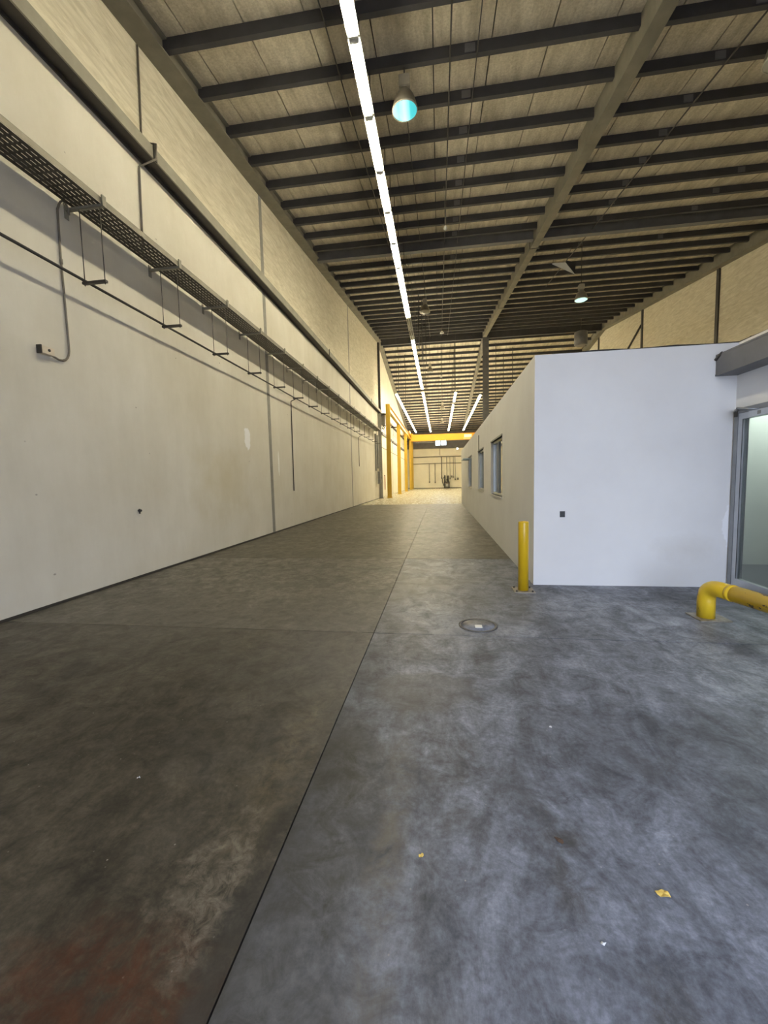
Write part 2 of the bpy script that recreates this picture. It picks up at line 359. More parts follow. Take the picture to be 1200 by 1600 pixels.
# ------------------------------------------------------------------ FLOOR
fl = thing('floor', 'polished concrete floor of jointed slabs, dark and stained near the camera', 'floor', kind='structure')
part(fl, 'joint_bed', B(XL-0.2, XR+0.2, YB-0.2, YF+0.2, -0.3, -0.014), M['joint'])
xs = [XL, -0.66, 3.62, 8.0, XR]; ys = [YB, -0.1, 3.79, 7.5, 11.2, 15.4, 19.8, 24.0]
G = 0.0035
for i in range(4):
    for j in range(len(ys)-1):
        if i >= 2 and j not in (0, 1, 2, 3, 4, 5, 6): continue
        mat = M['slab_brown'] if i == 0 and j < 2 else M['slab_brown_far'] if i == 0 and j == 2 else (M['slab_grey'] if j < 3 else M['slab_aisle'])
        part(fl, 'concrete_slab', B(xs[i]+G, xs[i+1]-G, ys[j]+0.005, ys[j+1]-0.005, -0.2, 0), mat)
yl = [24.0, 33.5, 43.0, 52.5, YF]
for i in range(4):
    for j in range(4):
        part(fl, 'pale_slab', B(xs[i]+0.003, xs[i+1]-0.003, yl[j]+0.003, yl[j+1]-0.003, -0.2, 0), M['slab_light'])
solo('ground', B(-40, 40, -60, YB-0.25, -0.3, -0.02), M['yard'], 'concrete yard outside the open rear gate', 'ground', kind='structure')

# ------------------------------------------------------------------ CEILING: sheets, purlins, rafters
ce = thing('ceiling', 'weathered pitched roof of sheets on charcoal purlins with its ridge across the hall', 'ceiling', kind='structure')
part(ce, 'roof_deck', MB().roofprism(XL-0.2, XR+0.2, YB-0.2, YR, 0.27, 0.36).roofprism(XL-0.2, XR+0.2, YR, YF+0.2, 0.27, 0.36), M['joint'])
jx = [XL] + [-4.15+1.03*k for k in range(16)] + [XR]
seg = [YB, 2.2, 8.0, 14.2, 20.5, 26.8, YR, 38.8, 44.6, 50.4, 56.2, YF]
for i in range(len(jx)-1):
    for j in range(len(seg)-1):
        part(ce, 'roof_sheet', MB().roofprism(jx[i]+0.011, jx[i+1]-0.011, seg[j]+0.004, seg[j+1]-0.004, 0.207, 0.262), M['roof'])
pm = MB().box(-4.60, XR-0.2, -0.045, -0.033, 0, 0.20).box(-4.60, XR-0.2, -0.033, 0.045, 0, 0.012).box(-4.60, XR-0.2, -0.033, 0.045, 0.188, 0.20).mesh('purlin', M['purlin'])
PURL = []
y = 6.93 - 1.045*8
while y < YF-0.3:
    if not (YR-0.45 < y < YR+0.45): PURL.append(y)
    y += 1.045
for y in PURL: link('purlin', pm, ce, (0, y, zp(y)))
clip = MB().box(-0.09, 0.09, -0.012, 0.0, 0.03, 0.17).mesh('splice_plate', M['beam_grey'])
for k, y in enumerate(PURL[7:19]):
    for x in (0.62, 5.2 + 0.03*k, 8.4): link('splice_plate', clip, ce, (x, y-0.045, zp(y)))
def rafter(x0, x1, d0, ends=((YB, YR), (YR, YF))):
    for a, b in ends:
        xm = (x0+x1)/2
        m = MB().roofprism(x0, x1, a, b, d0, d0+0.025).roofprism(xm-0.10, xm+0.10, a, b, d0+0.025, 0.18).roofprism(x0, x1, a, b, 0.18, 0.204)
        part(ce, 'rafter', m, M['rafter'])
rafter(XL, XL+0.36, -0.07)
for a, b in ((YB, YR), (YR, YF)):
    part(ce, 'rafter', MB().roofprism(3.44, 3.70, a, b, -0.26, 0.204), M['rafter'])
rafter(XR-0.34, XR, -0.32)
# stiffener lines on the middle rafter
for y in (16.3, 24.5): part(ce, 'splice_flange', MB().roofprism(3.40, 3.76, y, y+0.05, -0.28, 0.2), M['rafter'])
for y0, h, mt in ((15.75, 0.40, 'beam_grey'), (YR-0.1, 0.55, 'purlin')):
    z = zp(y0)
    for x0, x1 in ((XL+0.30, 3.42), (3.74, XR-0.3)):
        part(ce, 'cross_beam', MB().box(x0, x1, y0-0.10, y0+0.10, z-h+0.2, z-h+0.225).box(x0, x1, y0-0.012, y0+0.012, z-h+0.225, z+0.17).box(x0, x1, y0-0.1, y0+0.1, z+0.17, z+0.195), M[mt])

# ------------------------------------------------------------------ WALLS
def wprism(x0, x1, ya, yb, z0, z1=None):
    a, b = (zp(ya)+0.205, zp(yb)+0.205) if z1 is None else (z1, z1)
    return MB().hexa([(x0, ya, z0), (x1, ya, z0), (x1, yb, z0), (x0, yb, z0), (x0, ya, a), (x1, ya, a), (x1, yb, b), (x0, yb, b)])
wlft = thing('wall_left', 'long cream plastered wall with steel posts along the left of the hall', 'wall', kind='structure')
bays = [YB, 0.35, 11.25, 22.2, YR]
for a, b in zip(bays[:-1], bays[1:]):
    part(wlft, 'wall_panel', wprism(XL-0.2, XL, a+0.097, b-0.085-0.012, 0, 6.95), M['plaster'])
    part(wlft, 'upper_wall_panel', wprism(XL-0.2, XL, a+0.097, b-0.097, 6.95), M['render'])
part(wlft, 'wall_panel', wprism(XL-0.2, XL, YR+0.03, YF, 0, 6.95), M['farwall'])
part(wlft, 'upper_wall_panel', wprism(XL-0.2, XL, YR+0.02, YF, 6.95), M['farwall'])
for k, y in enumerate(bays[1:4]):
    part(wlft, 'steel_post', B(XL-0.05, XL+0.0035, y-0.085, y+0.085, 0, zp(y)-0.08), M['post'])
part(wlft, 'steel_post', MB().box(XL-0.05, XL+0.16, YR-0.14, YR-0.10, 7.2, zp(YR)-0.1).box(XL-0.05, XL+0.16, YR+0.10, YR+0.14, 0, zp(YR)-0.1).box(XL-0.05, XL+0.05, YR-0.1, YR+0.1, 0, zp(YR)-0.1), M['dark_steel'])
part(wlft, 'foot_shade_strip', B(XL, XL+0.012, YB, YR, 0.0, 0.035), M['dark_steel'], label='dark strip standing in for shade at the foot of the wall')  # dark strip in place of the shade where wall meets floor

wr = thing('wall_right', 'beige rendered upper wall with dark posts behind the office roof', 'wall', kind='structure')
rb = [YB, 6.8, 13.65, 20.5, 27.35, 34.2, 48, YF]
for a, b in zip(rb[:-1], rb[1:]):
    if a < YR < b:
        part(wr, 'wall_panel', wprism(XR, XR+0.2, a+0.03, YR, 0), M['render']); part(wr, 'wall_panel', wprism(XR, XR+0.2, YR, b-0.03, 0), M['render'])
    else: part(wr, 'wall_panel', wprism(XR, XR+0.2, a+0.03, b-0.03, 0), M['render'])
for y in rb[1:-1]:
    part(wr, 'steel_post', B(XR-0.06, XR+0.05, y-0.09, y+0.09, 0, zp(y)-0.3), M['dark_steel'])
part(wr, 'diagonal_brace', MB().tube([(XR-0.05, 27.4, 10.6), (XR-0.05, 33.2, 7.6)], 0.06, 6), M['dark_steel'])

wf = thing('wall_far', 'cream end wall under a dark cladding band at the far end of the hall', 'wall', kind='structure')
part(wf, 'wall_panel', MB().wall('Y', YF, YF+0.2, XL, XR, 0, 6.1), M['farwall'])
part(wf, 'cladding_band', MB().wall('Y', YF, YF+0.2, XL, XR, 6.1, zp(YF)+0.21, [(-0.62, 1.06, 6.45, 7.75)]), M['cladding'])
part(wf, 'ledge', B(XL, XR, YF-0.1, YF, 6.02, 6.14), M['rafter'])
part(wf, 'skirting', B(XL, XR, YF-0.02, YF, 0, 0.12), M['rafter'])
w4 = thing('window_4', 'bright high window with two panes in the far end wall', 'window', (0.22, YF, 6.45), kind='structure')
part(w4, 'window_frame', MB().box(-0.84, -0.78, -0.03, 0.08, 0, 1.3).box(0.78, 0.84, -0.03, 0.08, 0, 1.3).box(-0.78, 0.78, -0.03, 0.08, 0, 0.06).box(-0.78, 0.78, -0.03, 0.08, 1.24, 1.3).box(-0.09, 0.09, -0.03, 0.08, 0.06, 1.24), M['alu_dark'])
for x in (-0.78, 0.09): part(w4, 'pane', B(x, x+0.69, 0.02, 0.03, 0.06, 1.24), M['glass'])

wb = thing('wall_rear', 'rear wall with the open gate that lets daylight in', 'wall', kind='structure')
part(wb, 'wall_panel', MB().wall('Y', YB-0.2, YB, XL, XR, 0, zp(YB)+0.21, [(GATE[0], GATE[1], -0.01, GATE[3])]), M['plaster'])

# ------------------------------------------------------------------ OFFICE BOX
WINS = [(8.52, 10.35, 1.09, 2.35), (12.05, 13.78, 1.12, 2.35), (16.5, 18.4, 1.10, 2.38)]
DOOR = (4.30, 5.67, 0.03, 2.28)
wo = thing('wall_office', 'white painted office box built inside the hall', 'wall', kind='structure')
part(wo, 'front_wall', MB().wall('Y', OY0, OY0+0.12, OX, DX, 0, OZ), M['office'])
part(wo, 'aisle_wall', MB().wall('X', OX, OX+0.12, OY0+0.12, OY1, 0, OZ, WINS), M['office'])
part(wo, 'door_wall', MB().wall('X', DX, DX+0.12, YB, OY0, 0, OZ, [DOOR]), M['office'])
part(wo, 'end_wall', MB().wall('Y', OY1-0.12, OY1, OX+0.12, XR, 0, OZ), M['office'])
part(wo, 'partition', MB().wall('Y', 8.0, 8.1, 1.40, XR, 0.03, OZ-0.12), M['interior'])
part(wo, 'partition', MB().wall('Y', 7.0, 7.1, DX+0.13, 7.6, 0.03, OZ-0.12), M['interior'])
part(wo, 'partition', MB().wall('X', 7.6, 7.7, YB, 8.0, 0.03, OZ-0.12), M['interior'])
part(wo, 'partition', MB().wall('X', 5.4, 5.5, 8.1, OY1-0.12, 0.03, OZ-0.12), M['interior'])
part(wo, 'office_floor', MB().box(DX+0.12, XR, YB, 8.0, 0.004, 0.03).box(OX+0.12, XR, 8.1, OY1-0.12, 0.004, 0.03), M['dark_tile'])
part(wo, 'office_roof', MB().box(DX+0.12, XR, YB, OY0, OZ-0.12, OZ-0.02).box(OX+0.12, XR, OY0+0.12, OY1-0.12, OZ-0.12, OZ-0.02), M['office'])
for n, (x, y) in enumerate(((5.2, 6.35), (3.3, 10.4), (3.3, 15.6))):  # unseen panels added to brighten the rooms behind the glass
    o = thing('office_fill_light', 'added unseen fill light inside the office, ' + ['near the glass door', 'behind the nearest window', 'behind the far windows'][n], 'light', (x, y, OZ-0.17), group='added office fill lights')
    part(o, 'tray', MB().wall('X', -0.6, 0.6, -0.6, 0.6, 0.0, 0.05), M['white'])
    part(o, 'diffuser', B(-0.56, 0.56, -0.56, 0.56, -0.01, 0.0), M['office_fill'])

def office_window(n, y0, y1, z0, z1, label):
    w = thing('window_%d' % n, label, 'window', (OX, y0, z0), kind='structure'); L, H = y1-y0, z1-z0
    fw = 0.05
    part(w, 'window_frame', MB().box(0.05, 0.11, 0, L, 0, fw).box(0.05, 0.11, 0, L, H-fw, H).box(0.05, 0.11, 0, fw, fw, H-fw).box(0.05, 0.11, L-fw, L, fw, H-fw), M['alu'])
    part(w, 'mullion', B(0.045, 0.10, L/2-0.035, L/2+0.035, fw, H-fw), M['alu_dark'])
    part(w, 'pane', B(0.075, 0.081, fw, L/2-0.035, fw, H-fw), M['glass'])
    part(w, 'pane', B(0.085, 0.091, L/2+0.035, L-fw, fw, H-fw), M['glass'])
    part(w, 'window_sill', B(-0.02, 0.05, -0.02, L+0.02, -0.03, 0.0), M['white'])
    part(w, 'head_trim', B(-0.012, 0.05, -0.01, L+0.01, H, H+0.035), M['alu_dark'])
office_window(1, *WINS[0], 'nearest aluminium sliding window in the side of the white office box')
office_window(2, *WINS[1], 'middle aluminium window in the side of the white office box')
office_window(3, *WINS[2], 'farthest aluminium window in the side of the white office box')
part(bpy.data.objects['window_3'], 'awning_panel', B(-0.30, 0.0, 0.5, 1.9, 1.16, 1.20), plain('blue_awning', (0.30, 0.42, 0.52), 0.4), label='small pale blue panel sticking out at the top')
solo('window_cord', MB().tube([(OX-0.008, 13.4, 2.36), (OX-0.008, 13.4, 2.86)], 0.012, 6), M['dark_steel'], 'short dark cord on the office wall above the middle window', 'cord')

d1 = thing('door_1', 'aluminium framed glass door of the office at the right edge', 'door', (DX, DOOR[0], 0), kind='structure')
L = DOOR[1]-DOOR[0]; H = DOOR[3]
part(d1, 'door_frame', MB().box(-0.03, 0.10, L-0.06, L, 0.0, H).box(-0.03, 0.10, 0, 0.06, 0.0, H).box(-0.03, 0.10, 0.06, L-0.06, H-0.06, H).box(-0.03, 0.10, 0.06, L-0.06, 0.0, 0.05), M['alu_dark'])
lf = part(d1, 'door_leaf', MB().box(-0.025, 0.03, L-0.14, L-0.065, 0.055, H-0.065).box(-0.025, 0.03, 0.065, 0.14, 0.055, H-0.065).box(-0.025, 0.03, 0.14, L-0.14, 0.055, 0.16).box(-0.025, 0.03, 0.14, L-0.14, H-0.14, H-0.065), M['alu'])
part(lf, 'pane', B(-0.002, 0.006, 0.14, L-0.14, 0.16, H-0.14), M['glass'])
part(lf, 'edge_seal', B(-0.028, -0.025, L-0.145, L-0.137, 0.16, H-0.14), M['black'])
cl = part(d1, 'door_closer', B(-0.10, -0.025, L-0.62, L-0.34, H-0.145, H-0.075), M['alu'], label='silver door closer with folding arm')
part(cl, 'closer_arm', MB().tube([(-0.06, L-0.44, H-0.07), (-0.20, L-0.30, H-0.03), (-0.04, L-0.05, H-0.02)], 0.013, 6), M['alu_dark'])
part(cl, 'closer_mark', B(-0.1015, -0.10, L-0.52, L-0.47, H-0.13, H-0.09), M['panelgrey'])
part(d1, 'corner_block', B(-0.04, -0.03, L-0.055, L-0.005, H-0.10, H-0.03), M['dark_steel'])

# steel beam over the door
bm_ = thing('steel_beam', 'grey steel beam with a cut end running above the glass door', 'beam', (3.445, OY0-0.005, 2.70))
part(bm_, 'top_flange', B(0, 0.255, -7.8, 0, 0.24, 0.262), M['beam_grey'])
part(bm_, 'bottom_flange', B(0, 0.255, -7.8, 0, 0.0, 0.022), M['beam_grey'])
part(bm_, 'web', B(0.004, 0.03, -7.8, 0, 0.022, 0.24), M['beam_grey'])
part(bm_, 'end_cap', MB().tube([(0.0, -0.002, 0.20), (0.012, -0.1, 0.263)], 0.02, 6), M['dark_steel'])

solo('wall_socket', MB().box(-0.032, 0.032, -0.012, 0, -0.04, 0.04).box(-0.022, 0.022, -0.016, -0.012, -0.03, 0.0), M['black'], 'small black socket box on the front of the white office', 'socket', loc=(1.64, OY0, 0.98))
# black cable along the office roof edge
pts = [(1.5 + 0.25*k, OY0+0.06+0.03*math.sin(k*1.7), OZ+0.012+0.012*abs(math.sin(k*0.9))) for k in range(10)] + [(DX+0.05, 5.6, OZ+0.02)] + [(DX+0.06+0.02*math.sin(k), 5.2-0.5*k, OZ+0.012) for k in range(12)]
solo('roof_edge_cable', MB().tube(pts, 0.012, 6), M['black'], 'black cable lying along the top edge of the white office', 'cable')
solo('roof_stub_pipe', MB().tube([(3.90, 5.80, OZ-0.02), (3.90, 5.80, OZ+0.10)], 0.012, 6), M['dark_steel'], 'short rusty stub sticking up at the office roof corner', 'pipe')

# ------------------------------------------------------------------ STEEL RAIL ON THE LEFT WALL
rl = thing('wall_rail', 'long steel channel rail running along the left wall above the cable tray', 'beam', (XL, 0, 6.87))
part(rl, 'front_flange', B(0.225, 0.25, YB+0.01, YR-0.2, 0.0, 0.20), M['rail'])
part(rl, 'web', B(0.0, 0.225, YB+0.01, YR-0.2, 0.03, 0.055), M['dark_steel'])
part(rl, 'back_angle', B(0.0, 0.02, YB+0.01, YR-0.2, -0.02, 0.19), M['dark_steel'])
for y in (6.55, 17.2, 27.9):
    c_ = part(rl, 'joint_plate', B(0.25, 0.27, y-0.05, y+0.02, -0.02, 0.24), M['dark_steel'])
    for z in (0.03, 0.1, 0.17): part(c_, 'bolt', MB().tube([(0.27, y-0.02, z), (0.285, y-0.02, z)], 0.012, 6), M['rail'])

# ------------------------------------------------------------------ CABLE TRAY, BRACKETS, PIPE
TX0, TX1, TZ, TY0, TY1 = XL+0.11, XL+0.55, 5.17, -2.0, 30.4
tr_ = thing('cable_tray', 'long perforated metal cable tray carried along the left wall', 'cable tray', (0, 0, TZ))
part(tr_, 'outer_rail', MB().box(TX1-0.004, TX1, TY0, TY1, 0, 0.075).box(TX1-0.02, TX1, TY0, TY1, 0.071, 0.075), M['tray'])
part(tr_, 'inner_rail', MB().box(TX0, TX0+0.004, TY0, TY1, 0, 0.11).box(TX0, TX0+0.02, TY0, TY1, 0.106, 0.11), M['tray'])
sec = MB(); ns = 7; w = (TX1-TX0-0.008)/ns; SL = 2.7
for k in range(ns):
    sec.box(TX0+0.004+k*w, TX0+0.004+(k+1)*w-0.009, 0, SL-0.004, 0, 0.003)
    if k < ns-1:
        for q in range(27): sec.box(TX0+0.004+(k+1)*w-0.009, TX0+0.004+(k+1)*w, q*0.1+0.0, q*0.1+0.03, 0, 0.003)
secm = sec.mesh('perforated_base', M['tray_base'])
for k in range(12): link('perforated_base', secm, tr_, (0, TY0+k*SL, 0))

BR0, BRS = 5.0, 1.555
proto = thing('tray_bracket', '', 'bracket', (XL+0.004, 0, 0))
part(proto, 'wall_plate', B(0.0, 0.012, -0.03, 0.03, TZ-0.13, TZ+0.06), M['rail'])
part(proto, 'arm', MB().box(0.012, 0.575, -0.022, 0.022, TZ-0.036, TZ-0.030).box(0.012, 0.575, -0.022, -0.016, TZ-0.036, TZ-0.002), M['rail'])
part(proto, 'end_clip', B(0.555, 0.575, -0.03, 0.03, TZ-0.036, TZ+0.10), M['rail'])
for x in (0.20, 0.50): part(proto, 'rod', MB().tube([(x, 0, TZ-0.036), (x, 0, 4.17)], 0.006, 6), M['dark_steel'])
part(proto, 'trapeze_bar', MB().box(0.175, 0.525, -0.022, 0.022, 4.190, 4.222), M['dark_steel'])
ks = list(range(0, 17)); n = 0
for k in ks:
    o = proto if k == ks[0] else copy_tree(proto)
    y = BR0 + k*BRS; o.location = (XL+0.004, y, 0)
    lab = 'metal bracket with hanging rod trapeze under the cable tray, %s from the left edge' % ORD[k]
    tag(o, lab, 'bracket', 'cable tray brackets')
solo('slim_pipe', MB().tube([(XL+0.20, -2.1, 4.241), (XL+0.20, 12.0, 4.241), (XL+0.20, 30.2, 4.241)], 0.019, 8), M['dark_steel'], 'slim dark pipe carried on the trapezes below the cable tray', 'pipe')

# conduits, outlet, stub on the left wall
def arc(p0, p1, p2, n=6): 
    p0, p1, p2 = Vector(p0), Vector(p1), Vector(p2)
    return [tuple(p0*(1-t)**2 + p1*2*t*(1-t) + p2*t*t) for t in [i/n for i in range(n+1)]]
cx = XL+0.02
ob = thing('outlet_conduit', 'bent grey conduit looping from the tray down to a beige outlet box', 'conduit', (cx, 0, 0))
path = [(0.07, 4.955, 5.06)] + arc((0.07, 4.95, 5.14), (0.04, 4.90, 5.30), (0.0, 4.86, 5.08)) + [(0, 4.85, 4.5)] + arc((0, 4.86, 3.36), (0, 4.87, 3.14), (0, 4.70, 3.14)) + [(0.01, 4.60, 3.16)]
part(ob, 'tube', MB().tube(path, 0.013, 8), M['conduit'])
part(ob, 'coupling', MB().tube([(0, 4.853, 4.40), (0, 4.853, 4.46)], 0.018, 8), M['conduit'])
bx_ = part(ob, 'outlet_box', B(-0.02, 0.05, 4.44, 4.60, 3.15, 3.24), M['beige'])
part(bx_, 'side_cap', B(-0.018, 0.048, 4.425, 4.44, 3.145, 3.245), M['dark_steel'])
part(bx_, 'switch', MB().tube([(0.05, 4.53, 3.20), (0.055, 4.53, 3.20)], 0.018, 8), M['dark_steel'])
solo('wall_conduit', MB().tube([(cx, 6.6, zp(6.6)-0.1), (cx, 6.55, 7.2)] + [(XL+0.30, 6.52, 7.1), (XL+0.30, 6.50, 6.86), (cx, 6.45, 6.74), (cx, 6.40, 5.35)], 0.016, 8), M['conduit'], 'thin vertical conduit crossing the wall rail near the left edge', 'conduit')
solo('wall_conduit', MB().tube([(XL+0.20, 12.95, 4.22), (cx, 13.0, 4.16), (cx, 13.0, 4.0), (cx, 12.95, 1.2)], 0.016, 8), M['dark_steel'], 'short dark conduit hanging down the wall just past the tall grey post', 'conduit')
solo('wall_conduit', MB().tube([(XL+0.20, 24.2, 4.22), (cx, 24.2, 4.1), (cx, 24.2, 2.35)], 0.016, 8), M['dark_steel'], 'dark conduit drop on the wall between the second post and the cabinets', 'conduit')
st_ = thing('wall_stub', 'tiny dark anchor bolt sticking out low on the left wall', 'bolt', (XL+0.002, 5.91, 1.09))
part(st_, 'bolt', MB().tube([(0, 0, 0), (0.05, 0, 0)], 0.02, 8), M['black']); part(st_, 'nut', MB().tube([(0.02, 0.0, -0.05), (0.02, 0.0, 0.03)], 0.012, 6), M['dark_steel'])

# electrical ducts, cabinets, first bay
for nme, y, x, z0, z1, w_, lab in (('cable_duct', 30.6, 0.10, 2.2, 5.0, 0.30, 'nearer of the two tall grey cable ducts before the first yellow column'),
                               ('cable_duct', 31.6, 0.10, 2.4, 5.0, 0.34, 'farther of the two tall grey cable ducts before the first yellow column')):
    o = thing(nme, lab, 'duct', (XL+0.004, y, 0), group='cable ducts')
    part(o, 'trunking', B(0, x, -w_/2, w_/2, z0, z1), M['panelgrey']); part(o, 'cover_seam', B(x, x+0.006, -0.02, 0.02, z0, z1), M['rail'])
o = thing('switch_box', 'grey electrical switch box on the wall below the cable ducts', 'cabinet', (XL+0.13, 31.0, 0))
part(o, 'body', B(0, 0.18, -0.32, 0.32, 1.2, 2.15), M['panelgrey']); dd = part(o, 'door', B(0.18, 0.195, -0.29, 0.29, 1.24, 2.11), M['panelgrey']); part(dd, 'handle', B(0.195, 0.215, 0.18, 0.22, 1.6, 1.75), M['black'])
o = thing('junction_cabinet', 'grey junction cabinet high on the wall by the first yellow column', 'cabinet', (XL+0.004, 34.6, 6.15))
part(o, 'body', B(0.0, 0.32, -0.55, 0.55, 0, 0.95), M['panelgrey']); part(o, 'door', B(0.32, 0.34, -0.5, 0.5, 0.04, 0.91), M['panelgrey']); [part(o, 'bracket', MB().tube([(0.03, q, -0.35), (0.28, q, 0)], 0.03, 6), M['dark_steel']) for q in (-0.3, 0.3)]
o = thing('corner_column', 'pale grey steel column standing at the wall beside the cable ducts', 'column', (XL+0.14, 32.4, 0))
part(o, 'shaft', MB().box(-0.12, 0.12, -0.12, -0.10, 0, 6.8).box(-0.12, 0.12, 0.10, 0.12, 0, 6.8).box(-0.01, 0.01, -0.1, 0.1, 0, 6.8), M['post']); part(o, 'base_plate', B(-0.13, 0.2, -0.2, 0.2, 0, 0.03), M['dark_steel'])
o = thing('fire_hose', 'red hose loop hanging on the wall behind the first yellow column', 'hose', (XL+0.09, 34.9, 0))
part(o, 'loop', MB().tube([(0.03, 0.25*math.sin(t*0.4), 1.25+0.62*math.cos(t*0.4)) for t in range(17)], 0.018, 6), M['red']); part(o, 'hook', B(-0.03, 0.06, -0.03, 0.03, 1.83, 1.9), M['dark_steel'])

# gate bays in the left wall between the yellow columns
CY = [32.85, 41.2, 49.7, 57.6, 61.4]
panem = {}
for n, (a, b) in enumerate(((33.7, 40.7), (41.7, 49.2), (50.2, 57.1))):
    d = thing('door_%d' % (n+2), '%s tall cream gate with a glazed top between the yellow columns' % ['nearest', 'middle', 'farthest'][n], 'gate', (XL, a, 0), kind='structure')
    W = b-a
    part(d, 'transom', B(0, 0.16, 0, W, 5.30, 5.50), M['beam_grey']); part(d, 'head_beam', B(0, 0.16, 0, W, 6.88, 7.04), M['beam_grey']); part(d, 'mid_rail', B(0.06, 0.085, 0, W, 4.20, 4.26), M['rail'])
    lw = W/4
    for k in range(4):
        lfp = part(d, 'gate_leaf', B(0.01, 0.06, k*lw+0.02, (k+1)*lw-0.02, 0.03, 5.28), M['gatewhite'])
        part(lfp, 'stile', B(0.06, 0.075, (k+1)*lw-0.09, (k+1)*lw-0.02, 0.03, 4.2), M['rail'] if k == 2 else M['gatewhite'])
    for k in range(6):
        for q in range(2):
            part(d, 'pane', B(0.02, 0.04, k*W/6+0.03, (k+1)*W/6-0.03, 5.53+q*0.68, 5.53+q*0.68+0.64), M['gatewhite'])
    for k in range(1, 6): part(d, 'mullion', B(0.02, 0.07, k*W/6-0.02, k*W/6+0.02, 5.5, 6.88), M['rail'])

# ------------------------------------------------------------------ YELLOW COLUMNS, RUNWAY, CRANE
names = ['nearest', 'second', 'third', 'fourth', 'farthest']
for n, y in enumerate(CY):
    top = 7.58 if n == 0 else 7.04
    o = thing('crane_column', '%s yellow steel column under the crane runway' % names[n], 'column', (-4.10, y, 0), group='yellow runway columns')
    part(o, 'shaft', MB().box(-0.16, 0.16, -0.16, -0.14, 0.03, top).box(-0.16, 0.16, 0.14, 0.16, 0.03, top).box(-0.015, 0.015, -0.14, 0.14, 0.03, top), M['colyellow'])
    part(o, 'base_plate', B(-0.24, 0.24, -0.24, 0.24, 0, 0.03), M['colyellow'])
    part(o, 'wall_tie', B(-0.77, -0.16, -0.04, 0.04, 6.75, 6.85), M['dark_steel'])
rw = thing('runway_beam', 'yellow crane runway beam on top of the columns along the left wall', 'beam', (-4.10, 0, 7.05))
ya, yb = CY[0]+0.17, 61.7
part(rw, 'bottom_flange', B(-0.14, 0.14, ya, yb, 0, 0.03), M['colyellow']); part(rw, 'web', B(-0.012, 0.012, ya, yb, 0.03, 0.47), M['crane']); part(rw, 'top_flange', B(-0.14, 0.14, ya, yb, 0.47, 0.50), M['crane']); part(rw, 'rail', B(-0.03, 0.03, ya, yb, 0.50, 0.55), M['rail'])
rw2 = thing('runway_beam', 'yellow crane runway beam along the right wall behind the office', 'beam', (11.9, 0, 7.05))
part(rw2, 'bottom_flange', B(-0.14, 0.14, ya, yb, 0, 0.03), M['colyellow']); part(rw2, 'web', B(-0.012, 0.012, ya, yb, 0.03, 0.47), M['crane']); part(rw2, 'top_flange', B(-0.14, 0.14, ya, yb, 0.47, 0.50), M['crane']); part(rw2, 'bracket', B(0.14, 0.5, ya, ya+0.2, 0.0, 0.3), M['crane'])
part(rw2, 'bracket', B(0.14, 0.5, yb-0.3, yb-0.1, 0.0, 0.3), M['crane']); part(rw2, 'bracket', B(0.14, 0.5, 47, 47.2, 0.0, 0.3), M['crane'])
cr = thing('bridge_crane', 'orange-yellow overhead travelling crane bridge spanning the far end of the hall', 'crane', (0, 55.5, 0))
part(cr, 'bridge_girder', B(-3.78, 11.6, -0.20, 0.20, 6.62, 7.50), M['crane'])
part(cr, 'lower_lip', B(-3.78, 11.6, -0.26, -0.20, 6.62, 6.66), M['crane'])
part(cr, 'upper_lip', B(-3.78, 11.6, -0.26, -0.20, 7.46, 7.50), M['crane'])
for x in (-4.1, 11.9):
    e_ = part(cr, 'end_truck', B(x-0.2, x+0.2, -1.3, 1.3, 7.66, 7.95), M['crane'])
    part(e_, 'saddle', B(min(x, x-0.5*(1 if x > 0 else -1))-0.02, max(x, x-0.5*(1 if x > 0 else -1))+0.02, -0.2, 0.2, 7.5, 7.66), M['crane'])
    for s_ in (-1, 1): part(e_, 'wheel', MB().tube([(x-0.04, s_*1.0, 7.67), (x+0.04, s_*1.0, 7.67)], 0.07, 12), M['dark_steel'])
part(cr, 'capacity_sign', B(3.3, 4.3, -0.215, -0.20, 6.95, 7.32), plain('sign_cream', (0.72, 0.55, 0.42), 0.5), label='pale sign plate on the girder')
part(cr, 'lower_sign', B(3.2, 4.1, -0.215, -0.20, 6.68, 6.90), plain('sign_olive', (0.45, 0.36, 0.12), 0.5), label='olive sign plate below the pale one')
part(cr, 'festoon_rail', B(-3.6, 11.4, -0.36, -0.33, 6.50, 6.53), M['dark_steel'])
for k in range(14): part(cr, 'festoon_loop', MB().tube([(-3.3+0.25*k, -0.345, 6.50), (-3.24+0.25*k, -0.345, 6.36), (-3.14+0.25*k, -0.345, 6.36), (-3.08+0.25*k, -0.345, 6.50)], 0.018, 5), M['rafter'])
ho = part(cr, 'hoist', B(4.2, 4.9, -0.32, 0.32, 6.15, 6.58), M['dark_steel']); part(ho, 'hook', MB().tube([(4.5, 0, 6.15), (4.5, 0, 5.75), (4.56, 0, 5.68), (4.5, 0, 5.62)], 0.03, 6), M['dark_steel'])

# ridge column in the middle frame
o = thing('ridge_column', 'tall dark steel column under the ridge rising behind the office', 'column', (3.66, YR, 0))
h_ = zp(YR)-0.26
part(o, 'shaft', MB().box(-0.22, 0.22, -0.2, -0.17, 0.04, h_).box(-0.22, 0.22, 0.17, 0.2, 0.04, h_).box(-0.02, 0.02, -0.17, 0.17, 0.04, h_), M['beam_grey']); part(o, 'base_plate', B(-0.3, 0.3, -0.3, 0.3, 0, 0.04), M['dark_steel'])

